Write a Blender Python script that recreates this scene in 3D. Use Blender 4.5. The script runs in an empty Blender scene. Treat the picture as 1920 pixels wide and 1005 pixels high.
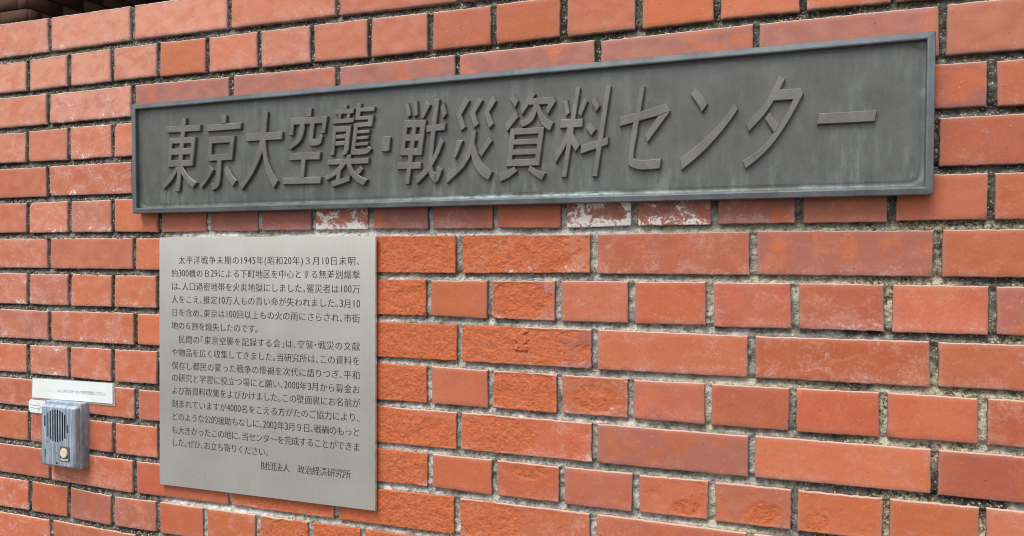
import bpy, bmesh, math, random
import numpy as np
from mathutils import Matrix, Vector

# ------------------------------------------------------------------ camera, world, sun, exposure
sc = bpy.context.scene
COL = sc.collection
H0 = 1.96                      # top of the brick wall above the ground; wall coords: s right, z down from the top (negative)

cam_d = bpy.data.cameras.new('camera')
cam = bpy.data.objects.new('camera', cam_d)
COL.objects.link(cam)
sc.camera = cam
cam_d.sensor_fit = 'HORIZONTAL'
cam_d.sensor_width = 36.0
cam_d.lens = 36.0 * 1416.0 / 1920.0
cam_d.clip_start = 0.01
cam_d.clip_end = 2000.0
RW = np.array([[0.93977831, -0.00388610, 0.34176254],
               [0.00855311, 0.99988961, -0.01214981],
               [-0.34167759, 0.01434127, 0.93970780]])      # wall axes (right, down, into) -> camera (right, down, forward)
CW = (1.36137568, 0.46141768, -1.08227573)
Mw = np.array([[1, 0, 0], [0, 0, -1], [0, 1, 0]], float)      # world -> wall axes
RC = RW @ Mw
cam.matrix_world = Matrix(((RC[0, 0], -RC[1, 0], -RC[2, 0], CW[0]),
                           (RC[0, 1], -RC[1, 1], -RC[2, 1], CW[2]),
                           (RC[0, 2], -RC[1, 2], -RC[2, 2], H0 - CW[1]),
                           (0, 0, 0, 1)))

SUN_EL, SUN_AZ = math.radians(60), math.radians(200)   # azimuth clockwise from +Y
world = bpy.data.worlds.new('World')
sc.world = world
world.use_nodes = True
wn = world.node_tree
for n in list(wn.nodes): wn.nodes.remove(n)
wo = wn.nodes.new('ShaderNodeOutputWorld')
bg = wn.nodes.new('ShaderNodeBackground')
sky = wn.nodes.new('ShaderNodeTexSky')
sky.sky_type = 'NISHITA'
sky.sun_disc = False
sky.sun_elevation = SUN_EL
sky.sun_rotation = SUN_AZ
sky.dust_density = 4.0
sky.air_density = 1.0
hs = wn.nodes.new('ShaderNodeHueSaturation')
hs.inputs['Saturation'].default_value = 0.22            # overcast: the sky is nearly grey
wn.links.new(sky.outputs[0], hs.inputs['Color'])
wn.links.new(hs.outputs[0], bg.inputs['Color'])
bg.inputs['Strength'].default_value = 0.115
wn.links.new(bg.outputs[0], wo.inputs['Surface'])

sun_d = bpy.data.lights.new('sun', 'SUN')
sun_d.energy = 1.5
sun_d.angle = math.radians(28)
sun_d.color = (1.0, 0.96, 0.90)
sun = bpy.data.objects.new('sun', sun_d)
COL.objects.link(sun)
sd = Vector((math.sin(SUN_AZ) * math.cos(SUN_EL), math.cos(SUN_AZ) * math.cos(SUN_EL), math.sin(SUN_EL)))
sun.rotation_euler = sd.to_track_quat('Z', 'Y').to_euler()
sun.location = (0, -3, 6)

sc.view_settings.view_transform = 'Standard'
sc.view_settings.look = 'None'
sc.view_settings.exposure = 0.80
sc.view_settings.gamma = 1.0
sc.view_settings.use_curve_mapping = False
sc.cycles.pixel_filter_type = 'BLACKMAN_HARRIS'
sc.cycles.filter_width = 1.05

# ------------------------------------------------------------------ noise helpers (numpy)
def _hash(ix, iy, seed):
    h = (ix.astype(np.int64) * 374761393 + iy.astype(np.int64) * 668265263 + seed * 982451653) & 0xFFFFFFFF
    h = ((h ^ (h >> 13)) * 1274126177) & 0xFFFFFFFF
    h = (h ^ (h >> 16)) & 0xFFFFFFFF
    return h / 4294967295.0

def vnoise(x, y, seed=0):
    x = np.asarray(x, float); y = np.asarray(y, float)
    ix = np.floor(x); iy = np.floor(y)
    fx = x - ix; fy = y - iy
    fx = fx * fx * (3 - 2 * fx); fy = fy * fy * (3 - 2 * fy)
    a = _hash(ix, iy, seed); b = _hash(ix + 1, iy, seed)
    c = _hash(ix, iy + 1, seed); d = _hash(ix + 1, iy + 1, seed)
    return (a * (1 - fx) + b * fx) * (1 - fy) + (c * (1 - fx) + d * fx) * fy

def fbm(x, y, seed=0, octv=4, gain=0.5):
    t = 0; a = 1; n = 0
    x = np.asarray(x, float); y = np.asarray(y, float)
    for k in range(octv):
        t = t + a * vnoise(x * 2 ** k + 17.3 * k, y * 2 ** k - 9.1 * k, seed + 31 * k); n += a; a *= gain
    return t / n

def smooth(e0, e1, x):
    t = np.clip((x - e0) / (e1 - e0), 0, 1)
    return t * t * (3 - 2 * t)

# ------------------------------------------------------------------ object helpers
def props(o, label=None, cat=None, group=None, kind=None):
    if label: o['label'] = label
    if cat: o['category'] = cat
    if group: o['group'] = group
    if kind: o['kind'] = kind
    return o

def thing(name, label, cat, loc):
    o = bpy.data.objects.new(name, None)
    o.empty_display_size = 0.05
    COL.objects.link(o)
    o.location = loc
    bpy.context.view_layer.update()
    return props(o, label, cat)

def link_mesh(name, me, mats, parent=None):
    """me holds world coordinates; the object is parented with its world place kept"""
    for m in (mats if isinstance(mats, (list, tuple)) else [mats]): me.materials.append(m)
    o = bpy.data.objects.new(name, me)
    COL.objects.link(o)
    if parent:
        me.transform(Matrix.Translation(-parent.matrix_world.translation))
        o.parent = parent
    return o

def np_mesh(name, V, F, attrs=None, mat_idx=None, smooth_shade=True):
    V = np.asarray(V, np.float32)
    me = bpy.data.meshes.new(name)
    if isinstance(F, np.ndarray) and F.ndim == 2:
        n, k = F.shape
        me.vertices.add(len(V)); me.vertices.foreach_set('co', V.ravel())
        me.loops.add(n * k); me.loops.foreach_set('vertex_index', F.astype(np.int32).ravel())
        me.polygons.add(n); me.polygons.foreach_set('loop_start', np.arange(0, n * k, k, dtype=np.int32))
        me.update(calc_edges=True)
    else:
        me.from_pydata([tuple(v) for v in V], [], [tuple(int(i) for i in f) for f in F])
        me.update()
    for an, (ty, dat) in (attrs or {}).items():
        at = me.attributes.new(an, ty, 'POINT')
        key = 'vector' if ty == 'FLOAT_VECTOR' else 'value'
        at.data.foreach_set(key, np.asarray(dat, np.float32).ravel())
    if mat_idx is not None: me.polygons.foreach_set('material_index', np.asarray(mat_idx, np.int32))
    if smooth_shade: me.polygons.foreach_set('use_smooth', np.ones(len(me.polygons), dtype=bool))
    me.validate()
    return me

def grid_faces(nx, nz, base=0):
    i = np.arange(nx - 1); j = np.arange(nz - 1)
    I, J = np.meshgrid(i, j, indexing='ij')
    a = (I * nz + J).ravel() + base
    return np.stack([a, a + nz, a + nz + 1, a + 1], 1)      # faces towards -Y for x right, z up

def box_bm(bm, x0, x1, y0, y1, z0, z1, bevel=0, seg=2):
    r = bmesh.ops.create_cube(bm, size=1.0)
    for v in r['verts']:
        v.co = Vector(((x0 + x1) / 2 + v.co.x * (x1 - x0), (y0 + y1) / 2 + v.co.y * (y1 - y0), (z0 + z1) / 2 + v.co.z * (z1 - z0)))
    if bevel:
        es = list({e for v in r['verts'] for e in v.link_edges})
        bmesh.ops.bevel(bm, geom=es, offset=bevel, segments=seg, affect='EDGES', profile=0.6)
    return r

def bm_obj(name, bm, mats, parent=None, smooth_shade=False):
    me = bpy.data.meshes.new(name)
    bmesh.ops.recalc_face_normals(bm, faces=bm.faces)
    bm.to_mesh(me); bm.free()
    if smooth_shade:
        for p in me.polygons: p.use_smooth = True
    return link_mesh(name, me, mats, parent)

# ------------------------------------------------------------------ material helpers
class Mat:
    def __init__(self, name):
        self.m = bpy.data.materials.new(name)
        self.m.use_nodes = True
        self.t = self.m.node_tree
        self.b = self.t.nodes['Principled BSDF']
    def node(self, ty, **kw):
        n = self.t.nodes.new(ty)
        for k, v in kw.items(): setattr(n, k, v)
        return n
    def lk(self, a, b): self.t.links.new(a, b)
    def val(self, sock, v):
        if hasattr(v, 'is_linked') or isinstance(v, bpy.types.NodeSocket): self.lk(v, sock)
        else: sock.default_value = v
    def attr(self, name, vec=False):
        n = self.node('ShaderNodeAttribute', attribute_name=name)
        return n.outputs['Vector'] if vec else n.outputs['Fac']
    def coord(self): return self.node('ShaderNodeTexCoord').outputs['Object']
    def scale(self, vec, s):
        n = self.node('ShaderNodeVectorMath', operation='MULTIPLY')
        self.lk(vec, n.inputs[0]); n.inputs[1].default_value = s
        return n.outputs[0]
    def addv(self, a, b):
        n = self.node('ShaderNodeVectorMath', operation='ADD')
        self.val(n.inputs[0], a); self.val(n.inputs[1], b)
        return n.outputs[0]
    def noise(self, vec, scale, detail=4, rough=0.55, dist=0.0):
        n = self.node('ShaderNodeTexNoise')
        self.lk(vec, n.inputs['Vector'])
        n.inputs['Scale'].default_value = scale; n.inputs['Detail'].default_value = detail
        n.inputs['Roughness'].default_value = rough; n.inputs['Distortion'].default_value = dist
        return n.outputs['Fac']
    def voro(self, vec, scale, out='Distance', rnd=1.0, feature='F1'):
        n = self.node('ShaderNodeTexVoronoi', feature=feature)
        self.lk(vec, n.inputs['Vector']); n.inputs['Scale'].default_value = scale
        n.inputs['Randomness'].default_value = rnd
        return n.outputs[out]
    def math(self, op, a, b=0.0, c=None, clamp=False):
        n = self.node('ShaderNodeMath', operation=op, use_clamp=clamp)
        self.val(n.inputs[0], a); self.val(n.inputs[1], b)
        if c is not None: self.val(n.inputs[2], c)
        return n.outputs[0]
    def ramp(self, x, a, b, lo=0.0, hi=1.0):
        n = self.node('ShaderNodeMapRange', interpolation_type='SMOOTHSTEP')
        self.val(n.inputs['Value'], x)
        self.val(n.inputs['From Min'], a); self.val(n.inputs['From Max'], b)
        self.val(n.inputs['To Min'], lo); self.val(n.inputs['To Max'], hi)
        return n.outputs['Result']
    def mix(self, f, a, b, mode='MIX'):
        n = self.node('ShaderNodeMix', data_type='RGBA', blend_type=mode)
        self.val(n.inputs['Factor'], f)
        for s, v in ((n.inputs[6], a), (n.inputs[7], b)):
            if isinstance(v, tuple): s.default_value = (*v, 1.0) if len(v) == 3 else v
            else: self.lk(v, s)
        return n.outputs[2]
    def bump(self, h, strength=0.3, dist=0.001, normal=None):
        n = self.node('ShaderNodeBump')
        n.inputs['Strength'].default_value = strength; n.inputs['Distance'].default_value = dist
        self.lk(h, n.inputs['Height'])
        if normal is not None: self.lk(normal, n.inputs['Normal'])
        return n.outputs[0]
    def set(self, color=None, rough=None, metal=None, spec=None, normal=None):
        b = self.b
        if color is not None: self.val(b.inputs['Base Color'], (*color, 1.0) if isinstance(color, tuple) else color)
        if rough is not None: self.val(b.inputs['Roughness'], rough)
        if metal is not None: self.val(b.inputs['Metallic'], metal)
        if spec is not None: self.val(b.inputs['Specular IOR Level'], spec)
        if normal is not None: self.lk(normal, b.inputs['Normal'])
        return self.m

# ---- brick
def brick_material():
    M = Mat('fired_brick')
    rnd = M.attr('rnd'); tone = M.attr('tone'); white = M.attr('white'); dark = M.attr('dark')
    spall = M.attr('spall'); edge = M.attr('edge'); haze_bloom = M.attr('haze_bloom'); foot = M.attr('foot')
    off = M.node('ShaderNodeCombineXYZ')
    M.lk(M.math('MULTIPLY', rnd, 13.7), off.inputs[0]); M.lk(M.math('MULTIPLY', rnd, 7.9), off.inputs[2])
    p = M.addv(M.coord(), off.outputs[0])
    big = M.noise(p, 14, 4, 0.6)
    streak = M.noise(M.scale(p, (30, 1, 170)), 1.0, 5, 0.6)
    fine = M.noise(p, 420, 4, 0.7)
    c = M.mix(tone, (0.470, 0.120, 0.037), (0.412, 0.084, 0.036))
    c = M.mix(M.math('MULTIPLY', M.ramp(big, 0.40, 0.66), 0.60), c, (0.472, 0.142, 0.068))
    c = M.mix(M.math('MULTIPLY', M.ramp(streak, 0.4, 0.72), 0.42), c, (0.380, 0.100, 0.055))
    c = M.mix(M.math('MULTIPLY', M.ramp(fine, 0.45, 0.75), 0.22), c, (0.56, 0.21, 0.12))
    gr1 = M.noise(p, 230, 3, 0.8)
    c = M.mix(M.math('MULTIPLY', M.ramp(gr1, 0.52, 0.72), 0.34), c, (0.58, 0.220, 0.110))
    c = M.mix(M.math('MULTIPLY', M.ramp(gr1, 0.46, 0.28), 0.34), c, (0.300, 0.072, 0.036))
    hv = M.node('ShaderNodeHueSaturation'); M.lk(c, hv.inputs['Color'])
    M.lk(M.ramp(M.math('FRACT', M.math('MULTIPLY', rnd, 7.31)), 0.0, 1.0, 0.86, 1.10), hv.inputs['Value'])
    c = hv.outputs[0]
    # purple-brown kiln glaze with worn orange islands
    dn = M.noise(p, 24, 5, 0.62, 0.6)
    dk = M.math('MULTIPLY', dark, M.ramp(dn, 0.66, 0.50), clamp=True)
    c = M.mix(dk, c, (0.245, 0.098, 0.092))
    # chalky weathering, plus veiling light painted into the same pale tint
    bn = M.noise(M.scale(p, (1, 1, 1.6)), 30, 5, 0.6, 0.4)
    bl = M.math('MULTIPLY', haze_bloom, M.ramp(bn, 0.28, 0.70, 0.42, 1.0), clamp=True)
    c = M.mix(bl, c, (0.590, 0.258, 0.178))
    # greyish margins along the arrises
    mg = M.math('ADD', edge, M.math('MULTIPLY', M.math('SUBTRACT', M.noise(p, 90, 3), 0.5), 0.007))
    mgf = M.math('MULTIPLY', M.ramp(mg, 0.0060, 0.0005), M.math('ADD', 0.34, M.math('MULTIPLY', haze_bloom, 0.70)), clamp=True)
    c = M.mix(mgf, c, (0.300, 0.170, 0.145))
    # pale upper arris: thin mortar smear plus a painted sky-lit edge
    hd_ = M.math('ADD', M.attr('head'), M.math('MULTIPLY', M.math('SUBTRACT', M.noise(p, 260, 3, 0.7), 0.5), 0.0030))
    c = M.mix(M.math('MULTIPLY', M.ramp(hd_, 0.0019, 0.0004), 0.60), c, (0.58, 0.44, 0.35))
    # efflorescence
    wn_ = M.noise(M.scale(p, (1, 1, 1.3)), 30, 9, 0.72, 0.55)
    wn2 = M.noise(p, 210, 3, 0.7)
    wv = M.math('ADD', wn_, M.math('MULTIPLY', M.math('SUBTRACT', wn2, 0.5), 0.16))
    wv = M.math('ADD', wv, M.math('MULTIPLY', M.ramp(foot, 0.022, 0.0), 0.10))
    thr = M.math('SUBTRACT', 0.685, M.math('MULTIPLY', white, 0.150))
    dv = M.math('SUBTRACT', wv, thr)
    core = M.math('MULTIPLY', M.ramp(dv, 0.0, 0.14), M.ramp(wn2, 0.34, 0.58, 0.30, 1.0))
    core = M.math('MAXIMUM', core, M.math('MULTIPLY', M.ramp(dv, 0.015, 0.085), M.math('MULTIPLY', M.ramp(white, 0.90, 1.1), M.ramp(wn2, 0.25, 0.5, 0.55, 1.0))))
    soft = M.math('MULTIPLY', M.ramp(dv, -0.14, 0.06), M.math('MULTIPLY', M.ramp(wn2, 0.30, 0.66, 0.15, 1.0), 0.40))
    tide = M.math('MULTIPLY', M.ramp(M.math('ABSOLUTE', dv), 0.020, 0.0), M.ramp(M.noise(p, 45, 3), 0.42, 0.6))
    wf = M.math('MAXIMUM', M.math('MAXIMUM', core, soft), M.math('MULTIPLY', tide, 0.75))
    wf = M.math('MULTIPLY', wf, M.math('MULTIPLY', M.math('ADD', white, 0.12), 1.05, clamp=True), clamp=True)
    wc = M.mix(M.ramp(M.math('MULTIPLY', white, core), 0.55, 0.95), (0.62, 0.38, 0.33), (0.80, 0.77, 0.74))
    c = M.mix(wf, c, wc)
    # freshly spalled clay
    sn = M.noise(p, 160, 6, 0.7)
    sc_ = M.mix(M.ramp(sn, 0.35, 0.7), (0.415, 0.096, 0.034), (0.515, 0.152, 0.064))
    c = M.mix(M.math('MULTIPLY', spall, M.math('SUBTRACT', 1.0, M.math('MULTIPLY', wf, 0.8))), c, sc_)
    # specks: dark burnt pits and a few pale grains
    vd = M.voro(p, 260); vc = M.node('ShaderNodeSeparateColor'); M.lk(M.voro(p, 260, 'Color'), vc.inputs[0])
    pit = M.math('MULTIPLY', M.ramp(vd, 0.26, 0.10), M.math('GREATER_THAN', vc.outputs[0], 0.980))
    c = M.mix(M.math('MULTIPLY', pit, 0.8), c, (0.06, 0.03, 0.025))
    vd2 = M.voro(p, 330); vc2 = M.node('ShaderNodeSeparateColor'); M.lk(M.voro(p, 330, 'Color'), vc2.inputs[0])
    gr = M.math('MULTIPLY', M.ramp(vd2, 0.22, 0.08), M.math('GREATER_THAN', vc2.outputs[1], 0.988))
    c = M.mix(M.math('MULTIPLY', gr, 0.85), c, (0.74, 0.62, 0.52))
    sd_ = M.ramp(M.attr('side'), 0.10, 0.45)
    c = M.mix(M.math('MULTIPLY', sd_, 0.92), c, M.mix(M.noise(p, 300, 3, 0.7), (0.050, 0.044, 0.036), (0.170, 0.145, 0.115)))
    h = M.math('ADD', M.math('MULTIPLY', fine, 0.5), M.math('MULTIPLY', streak, 0.25))
    h = M.math('ADD', h, M.math('MULTIPLY', M.math('MULTIPLY', sn, spall), 2.2))
    h = M.math('SUBTRACT', h, M.math('MULTIPLY', pit, 1.5))
    return M.set(c, M.ramp(big, 0.3, 0.7, 0.62, 0.86), 0.0, 0.28, M.bump(h, 0.45, 0.0006))

def mortar_material():
    M = Mat('lime_mortar')
    p = M.coord()
    L = M.attr('light'); W = M.attr('white'); G = M.attr('moss'); Y = M.attr('lichen')
    wn3 = M.node('ShaderNodeTexNoise'); M.lk(p, wn3.inputs['Vector']); wn3.inputs['Scale'].default_value = 420; wn3.inputs['Detail'].default_value = 2
    pw = M.addv(p, M.scale(wn3.outputs['Color'], (0.0042, 0.0, 0.0042)))
    grain = M.node('ShaderNodeSeparateColor'); M.lk(M.voro(pw, 330, 'Color'), grain.inputs[0])
    gd = M.voro(pw, 330)
    g2 = M.noise(p, 900, 3, 0.75)
    med = M.noise(p, 95, 5, 0.65)
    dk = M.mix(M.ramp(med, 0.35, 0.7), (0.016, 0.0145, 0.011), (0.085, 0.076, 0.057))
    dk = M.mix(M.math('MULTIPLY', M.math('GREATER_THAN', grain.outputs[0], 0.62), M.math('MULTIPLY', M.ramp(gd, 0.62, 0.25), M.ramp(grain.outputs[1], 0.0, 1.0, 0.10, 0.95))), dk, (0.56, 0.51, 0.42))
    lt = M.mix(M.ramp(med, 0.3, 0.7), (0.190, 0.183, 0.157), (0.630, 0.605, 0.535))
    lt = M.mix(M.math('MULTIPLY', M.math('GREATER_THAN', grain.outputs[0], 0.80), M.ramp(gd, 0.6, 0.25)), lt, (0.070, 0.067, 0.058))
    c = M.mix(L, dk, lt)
    c = M.mix(M.math('MULTIPLY', M.ramp(g2, 0.5, 0.75), 0.35), c, M.mix(L, (0.11, 0.10, 0.08), (0.60, 0.57, 0.51)))
    c = M.mix(M.math('MULTIPLY', Y, M.ramp(M.noise(p, 200, 4, 0.7), 0.38, 0.62)), c, (0.56, 0.50, 0.335))
    c = M.mix(M.math('MULTIPLY', G, M.ramp(M.noise(p, 260, 4, 0.7), 0.35, 0.6)), c, (0.070, 0.082, 0.022))
    c = M.mix(M.math('MULTIPLY', W, M.ramp(M.noise(p, 150, 5, 0.7), 0.32, 0.6)), c, (0.72, 0.70, 0.67))
    h = M.math('ADD', M.math('MULTIPLY', g2, 0.6), M.math('MULTIPLY', gd, -0.8))
    return M.set(c, 0.92, 0.0, 0.2, M.bump(h, 0.9, 0.0014))

def bronze_material(name, base, alt, patina=0.0, rough=0.46, metal=0.55):
    M = Mat(name)
    p = M.coord()
    n1 = M.noise(p, 18, 6, 0.65, 0.3)
    n2 = M.noise(M.addv(M.scale(p, (70, 1, 16)), M.scale(p, (0, 0, 0))), 1.0, 8, 0.72)
    n3 = M.noise(p, 260, 4, 0.7)
    c = M.mix(M.ramp(n1, 0.32, 0.68), base, alt)
    c = M.mix(M.math('MULTIPLY', M.ramp(n2, 0.42, 0.72), 0.20), c, tuple(min(1, v * 1.42 + 0.012) for v in alt))
    c = M.mix(M.math('MULTIPLY', M.ramp(n3, 0.5, 0.75), 0.25), c, tuple(v * 0.6 for v in base))
    if patina:
        drip = M.attr('drip'); teal = M.attr('teal')
        nd = M.noise(M.scale(p, (70, 1, 16)), 1.0, 7, 0.7)
        c = M.mix(M.math('MULTIPLY', drip, M.ramp(nd, 0.42, 0.68), clamp=True), c, (0.215, 0.232, 0.205))
        nt = M.noise(M.scale(p, (60, 1, 150)), 1.0, 5, 0.7)
        c = M.mix(M.math('MULTIPLY', teal, M.ramp(nt, 0.34, 0.60), clamp=True), c, (0.50, 0.68, 0.68))
    h = M.math('ADD', n3, M.math('MULTIPLY', n1, 0.8))
    return M.set(c, M.ramp(n1, 0.3, 0.7, rough - 0.06, rough + 0.10), metal, 0.4, M.bump(h, 0.20, 0.0005))

def steel_material():
    M = Mat('brushed_steel')
    p = M.coord()
    br = M.noise(M.scale(p, (9, 1, 900)), 1.0, 4, 0.6)
    br2 = M.noise(M.scale(p, (700, 1, 16)), 1.0, 3, 0.6)
    bl = M.noise(p, 9, 5, 0.6, 0.3)
    drip = M.noise(M.scale(p, (60, 1, 3)), 1.0, 5, 0.62)
    c = M.mix(M.ramp(bl, 0.3, 0.7), (0.790, 0.790, 0.730), (0.850, 0.848, 0.785))
    c = M.mix(M.math('MULTIPLY', M.ramp(br2, 0.4, 0.75), 0.25), c, (0.64, 0.64, 0.59))
    c = M.mix(M.math('MULTIPLY', M.ramp(drip, 0.58, 0.75), 0.40), c, (0.82, 0.83, 0.79))
    sp = M.noise(p, 55, 6, 0.7)
    c = M.mix(M.math('MULTIPLY', M.ramp(sp, 0.60, 0.90), 0.05), c, (0.74, 0.73, 0.60))
    r = M.math('ADD', M.ramp(bl, 0.3, 0.7, 0.27, 0.30), M.math('MULTIPLY', M.ramp(drip, 0.45, 0.75), 0.02))
    return M.set(c, r, 0.80, 0.5, M.bump(br, 0.06, 0.0004))

def plain(name, color, rough=0.6, metal=0.0, spec=0.4, var=0.15, scale=60, bump=0.1):
    M = Mat(name)
    p = M.coord()
    n = M.noise(p, scale, 5, 0.65)
    c = M.mix(M.ramp(n, 0.3, 0.7), tuple(v * (1 - var) for v in color), tuple(min(1, v * (1 + var)) for v in color))
    return M.set(c, rough, metal, spec, M.bump(n, bump, 0.0005))

def intercom_material():
    M = Mat('weathered_grey_casing')
    p = M.coord()
    st = M.noise(M.scale(p, (260, 40, 14)), 1.0, 5, 0.65)
    bl = M.noise(p, 60, 6, 0.7, 0.5)
    c = M.mix(M.ramp(st, 0.32, 0.70), (0.190, 0.242, 0.300), (0.455, 0.530, 0.610))
    c = M.mix(M.math('MULTIPLY', M.ramp(bl, 0.55, 0.75), 0.7), c, (0.48, 0.52, 0.57))
    c = M.mix(M.math('MULTIPLY', M.ramp(bl, 0.40, 0.26), 0.55), c, (0.085, 0.080, 0.085))
    return M.set(c, M.ramp(bl, 0.3, 0.7, 0.38, 0.6), 0.35, 0.5, M.bump(bl, 0.25, 0.0004))

M_BRICK = brick_material()
M_MORTAR = mortar_material()
M_PLATE = bronze_material('bronze_plate', (0.097, 0.102, 0.098), (0.124, 0.130, 0.124), 1.0, 0.46, 0.45)
M_RAIL = bronze_material('bronze_rail', (0.118, 0.130, 0.140), (0.165, 0.181, 0.193), 0.0, 0.38, 0.55)
M_LETTER = bronze_material('bronze_letter', (0.134, 0.127, 0.124), (0.180, 0.172, 0.168), 0.0, 0.42, 0.45)
M_STEEL = steel_material()
M_INK = plain('engraved_ink', (0.032, 0.032, 0.033), 0.7, 0.0, 0.3, 0.2, 300)
M_CASE = intercom_material()
M_SLOT = plain('slot_dark', (0.010, 0.012, 0.018), 0.8, 0, 0.2)
M_BUTTON = plain('yellowed_button', (0.62, 0.57, 0.43), 0.35, 0, 0.5, 0.08, 200, 0.03)
M_PANEL = plain('button_surround', (0.110, 0.105, 0.098), 0.5, 0.2, 0.5, 0.2, 200)
M_NAME = plain('button_tag', (0.45, 0.47, 0.48), 0.4, 0.2, 0.5, 0.1, 200)
M_PAPER = plain('white_paper', (0.70, 0.74, 0.745), 0.45, 0, 0.4, 0.02, 40, 0.02)
M_TEXTBLACK = plain('printed_black', (0.045, 0.045, 0.05), 0.6, 0, 0.3, 0.1, 400)
M_TEXTYELLOW = plain('faded_yellow_print', (0.80, 0.79, 0.62), 0.6, 0, 0.3, 0.05, 400)

def laminate_material():
    M = Mat('clear_laminate')
    t = M.node('ShaderNodeBsdfTransparent')
    mx = M.node('ShaderNodeMixShader')
    M.set((0.62, 0.60, 0.58), 0.25, 0.0, 0.5)
    mx.inputs[0].default_value = 0.34
    M.lk(t.outputs[0], mx.inputs[1]); M.lk(M.b.outputs[0], mx.inputs[2])
    out = [n for n in M.t.nodes if n.type == 'OUTPUT_MATERIAL'][0]
    M.lk(mx.outputs[0], out.inputs['Surface'])
    return M.m
M_LAM = laminate_material()

def tile_material():
    M = Mat('brown_glazed_tile')
    p = M.coord()
    n = M.noise(p, 5, 4, 0.6)
    f = M.noise(p, 90, 4, 0.65)
    rn = M.attr('rnd')
    c = M.mix(rn, (0.072, 0.035, 0.021), (0.098, 0.051, 0.032))
    c = M.mix(M.math('MULTIPLY', M.ramp(n, 0.35, 0.7), 0.4), c, (0.075, 0.046, 0.036))
    c = M.mix(M.math('MULTIPLY', f, 0.25), c, (0.07, 0.035, 0.024))
    return M.set(c, 0.7, 0.0, 0.12, M.bump(f, 0.1, 0.001))
M_TILE = tile_material()
M_GROUT = plain('dark_grout', (0.030, 0.024, 0.022), 0.9, 0, 0.2)
M_SHADE_ROOF = plain('shade_roof_concrete', (0.10, 0.085, 0.075), 0.85, 0, 0.2)
def asphalt_material():
    M = Mat('asphalt')
    p = M.coord()
    n = M.noise(p, 160, 5, 0.7); b = M.noise(p, 0.8, 5, 0.6)
    c = M.mix(M.ramp(n, 0.3, 0.7), (0.038, 0.038, 0.040), (0.085, 0.083, 0.080))
    c = M.mix(M.math('MULTIPLY', b, 0.4), c, (0.075, 0.072, 0.068))
    return M.set(c, 0.9, 0, 0.2, M.bump(n, 0.5, 0.004))
M_ASPHALT = asphalt_material()
M_PAVE = plain('concrete_paving', (0.150, 0.145, 0.138), 0.9, 0, 0.2, 0.2, 25, 0.3)

# ------------------------------------------------------------------ ground
def sheet(name, x0, x1, y0, y1, z, mat, thick=None):
    bm = bmesh.new()
    if thick: box_bm(bm, x0, x1, y0, y1, z - thick, z, 0.01)
    else:
        vs = [bm.verts.new(c) for c in ((x0, y0, z), (x1, y0, z), (x1, y1, z), (x0, y1, z))]
        bm.faces.new(vs)
    o = bm_obj(name, bm, mat)
    return o
g = sheet('ground', -400, 400, -400, 400, -0.12, M_ASPHALT)
props(g, kind='structure', label='grey asphalt street ground in front of the brick wall', cat='ground')
pv = sheet('pavement', -30, 30, -2.4, 8.0, 0.0, M_PAVE, 0.14)
props(pv, kind='structure', label='pale concrete pavement at the foot of the brick wall', cat='pavement')

# ------------------------------------------------------------------ brick wall
WALL_S0, WALL_S1, NROW = -1.7, 3.3, 28
# bed-joint heights and head-joint places measured on the wall (metres)
BEDS = {
1: [(-.0554, -.07), (.166, -.0661), (.499, -.0678), (.7169, -.068), (.8278, -.0691)],
2: [(-.0559, -.1412), (.0549, -.1395), (.2763, -.1385), (.499, -.1402), (.717, -.1412), (1.0472, -.1394), (1.3, -.137), (1.55, -.137)],
3: [(-.0564, -.2111), (.0545, -.2083), (.1653, -.2084), (1.5986, -.2107)],
4: [(-.0569, -.2815), (.1649, -.2809), (1.5983, -.2777)],
5: [(-.056, -.3513), (.1664, -.3503), (1.5983, -.3495)],
6: [(-.0565, -.4221), (.2795, -.4232), (.7191, -.4225), (1.0473, -.4225), (1.2653, -.42), (1.5991, -.4185)],
7: [(-.0564, -.4925), (.1657, -.4925), (.8257, -.4926), (1.0407, -.4905), (1.5978, -.4893)],
8: [(-.057, -.5643), (.0544, -.5652), (.1654, -.5639), (.8259, -.5615), (1.2614, -.5625), (1.5987, -.5609)],
9: [(-.0575, -.6341), (.8261, -.6303), (1.15, -.6318), (1.5927, -.6295)],
10: [(-.058, -.7019), (.1647, -.7055), (.8278, -.7), (1.2601, -.7002), (1.5915, -.6988)],
11: [(-.0561, -.768), (.1665, -.7728), (.8297, -.7696), (1.1587, -.769), (1.5942, -.7665)],
12: [(-.0539, -.8365), (.1662, -.8415), (.8298, -.8348), (.9409, -.835), (1.55, -.8335)],
13: [(-.0545, -.9063), (.0502, -.9084), (.1618, -.9125), (.2713, -.9109), (.8, -.9055)],
14: [(-.055, -.977), (.0498, -.9778), (.1615, -.9791), (.8, -.9765)]}
STR = {0: {0: .0056, 1: .2157, 2: .4377}, 2: {0: .0004, 1: .2177, 2: .4409, 3: .6577, 4: .8758, 5: 1.0992, 6: 1.3201, 7: 1.5438},
4: {0: -.0006, 1: .2171}, 6: {0: -.0001, 1: .2178, 4: .879, 5: 1.0956, 6: 1.3182, 7: 1.5412},
8: {0: .0004, 1: .2204, 4: .8809, 5: 1.0964, 6: 1.3169, 7: 1.5393}, 10: {1: .2218, 4: .8798, 5: 1.0983, 6: 1.318, 7: 1.5402},
12: {0: .001, 1: .2179, 2: .4373, 3: .655, 4: .8771, 5: 1.0967}, 14: {0: .0033}}
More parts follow.
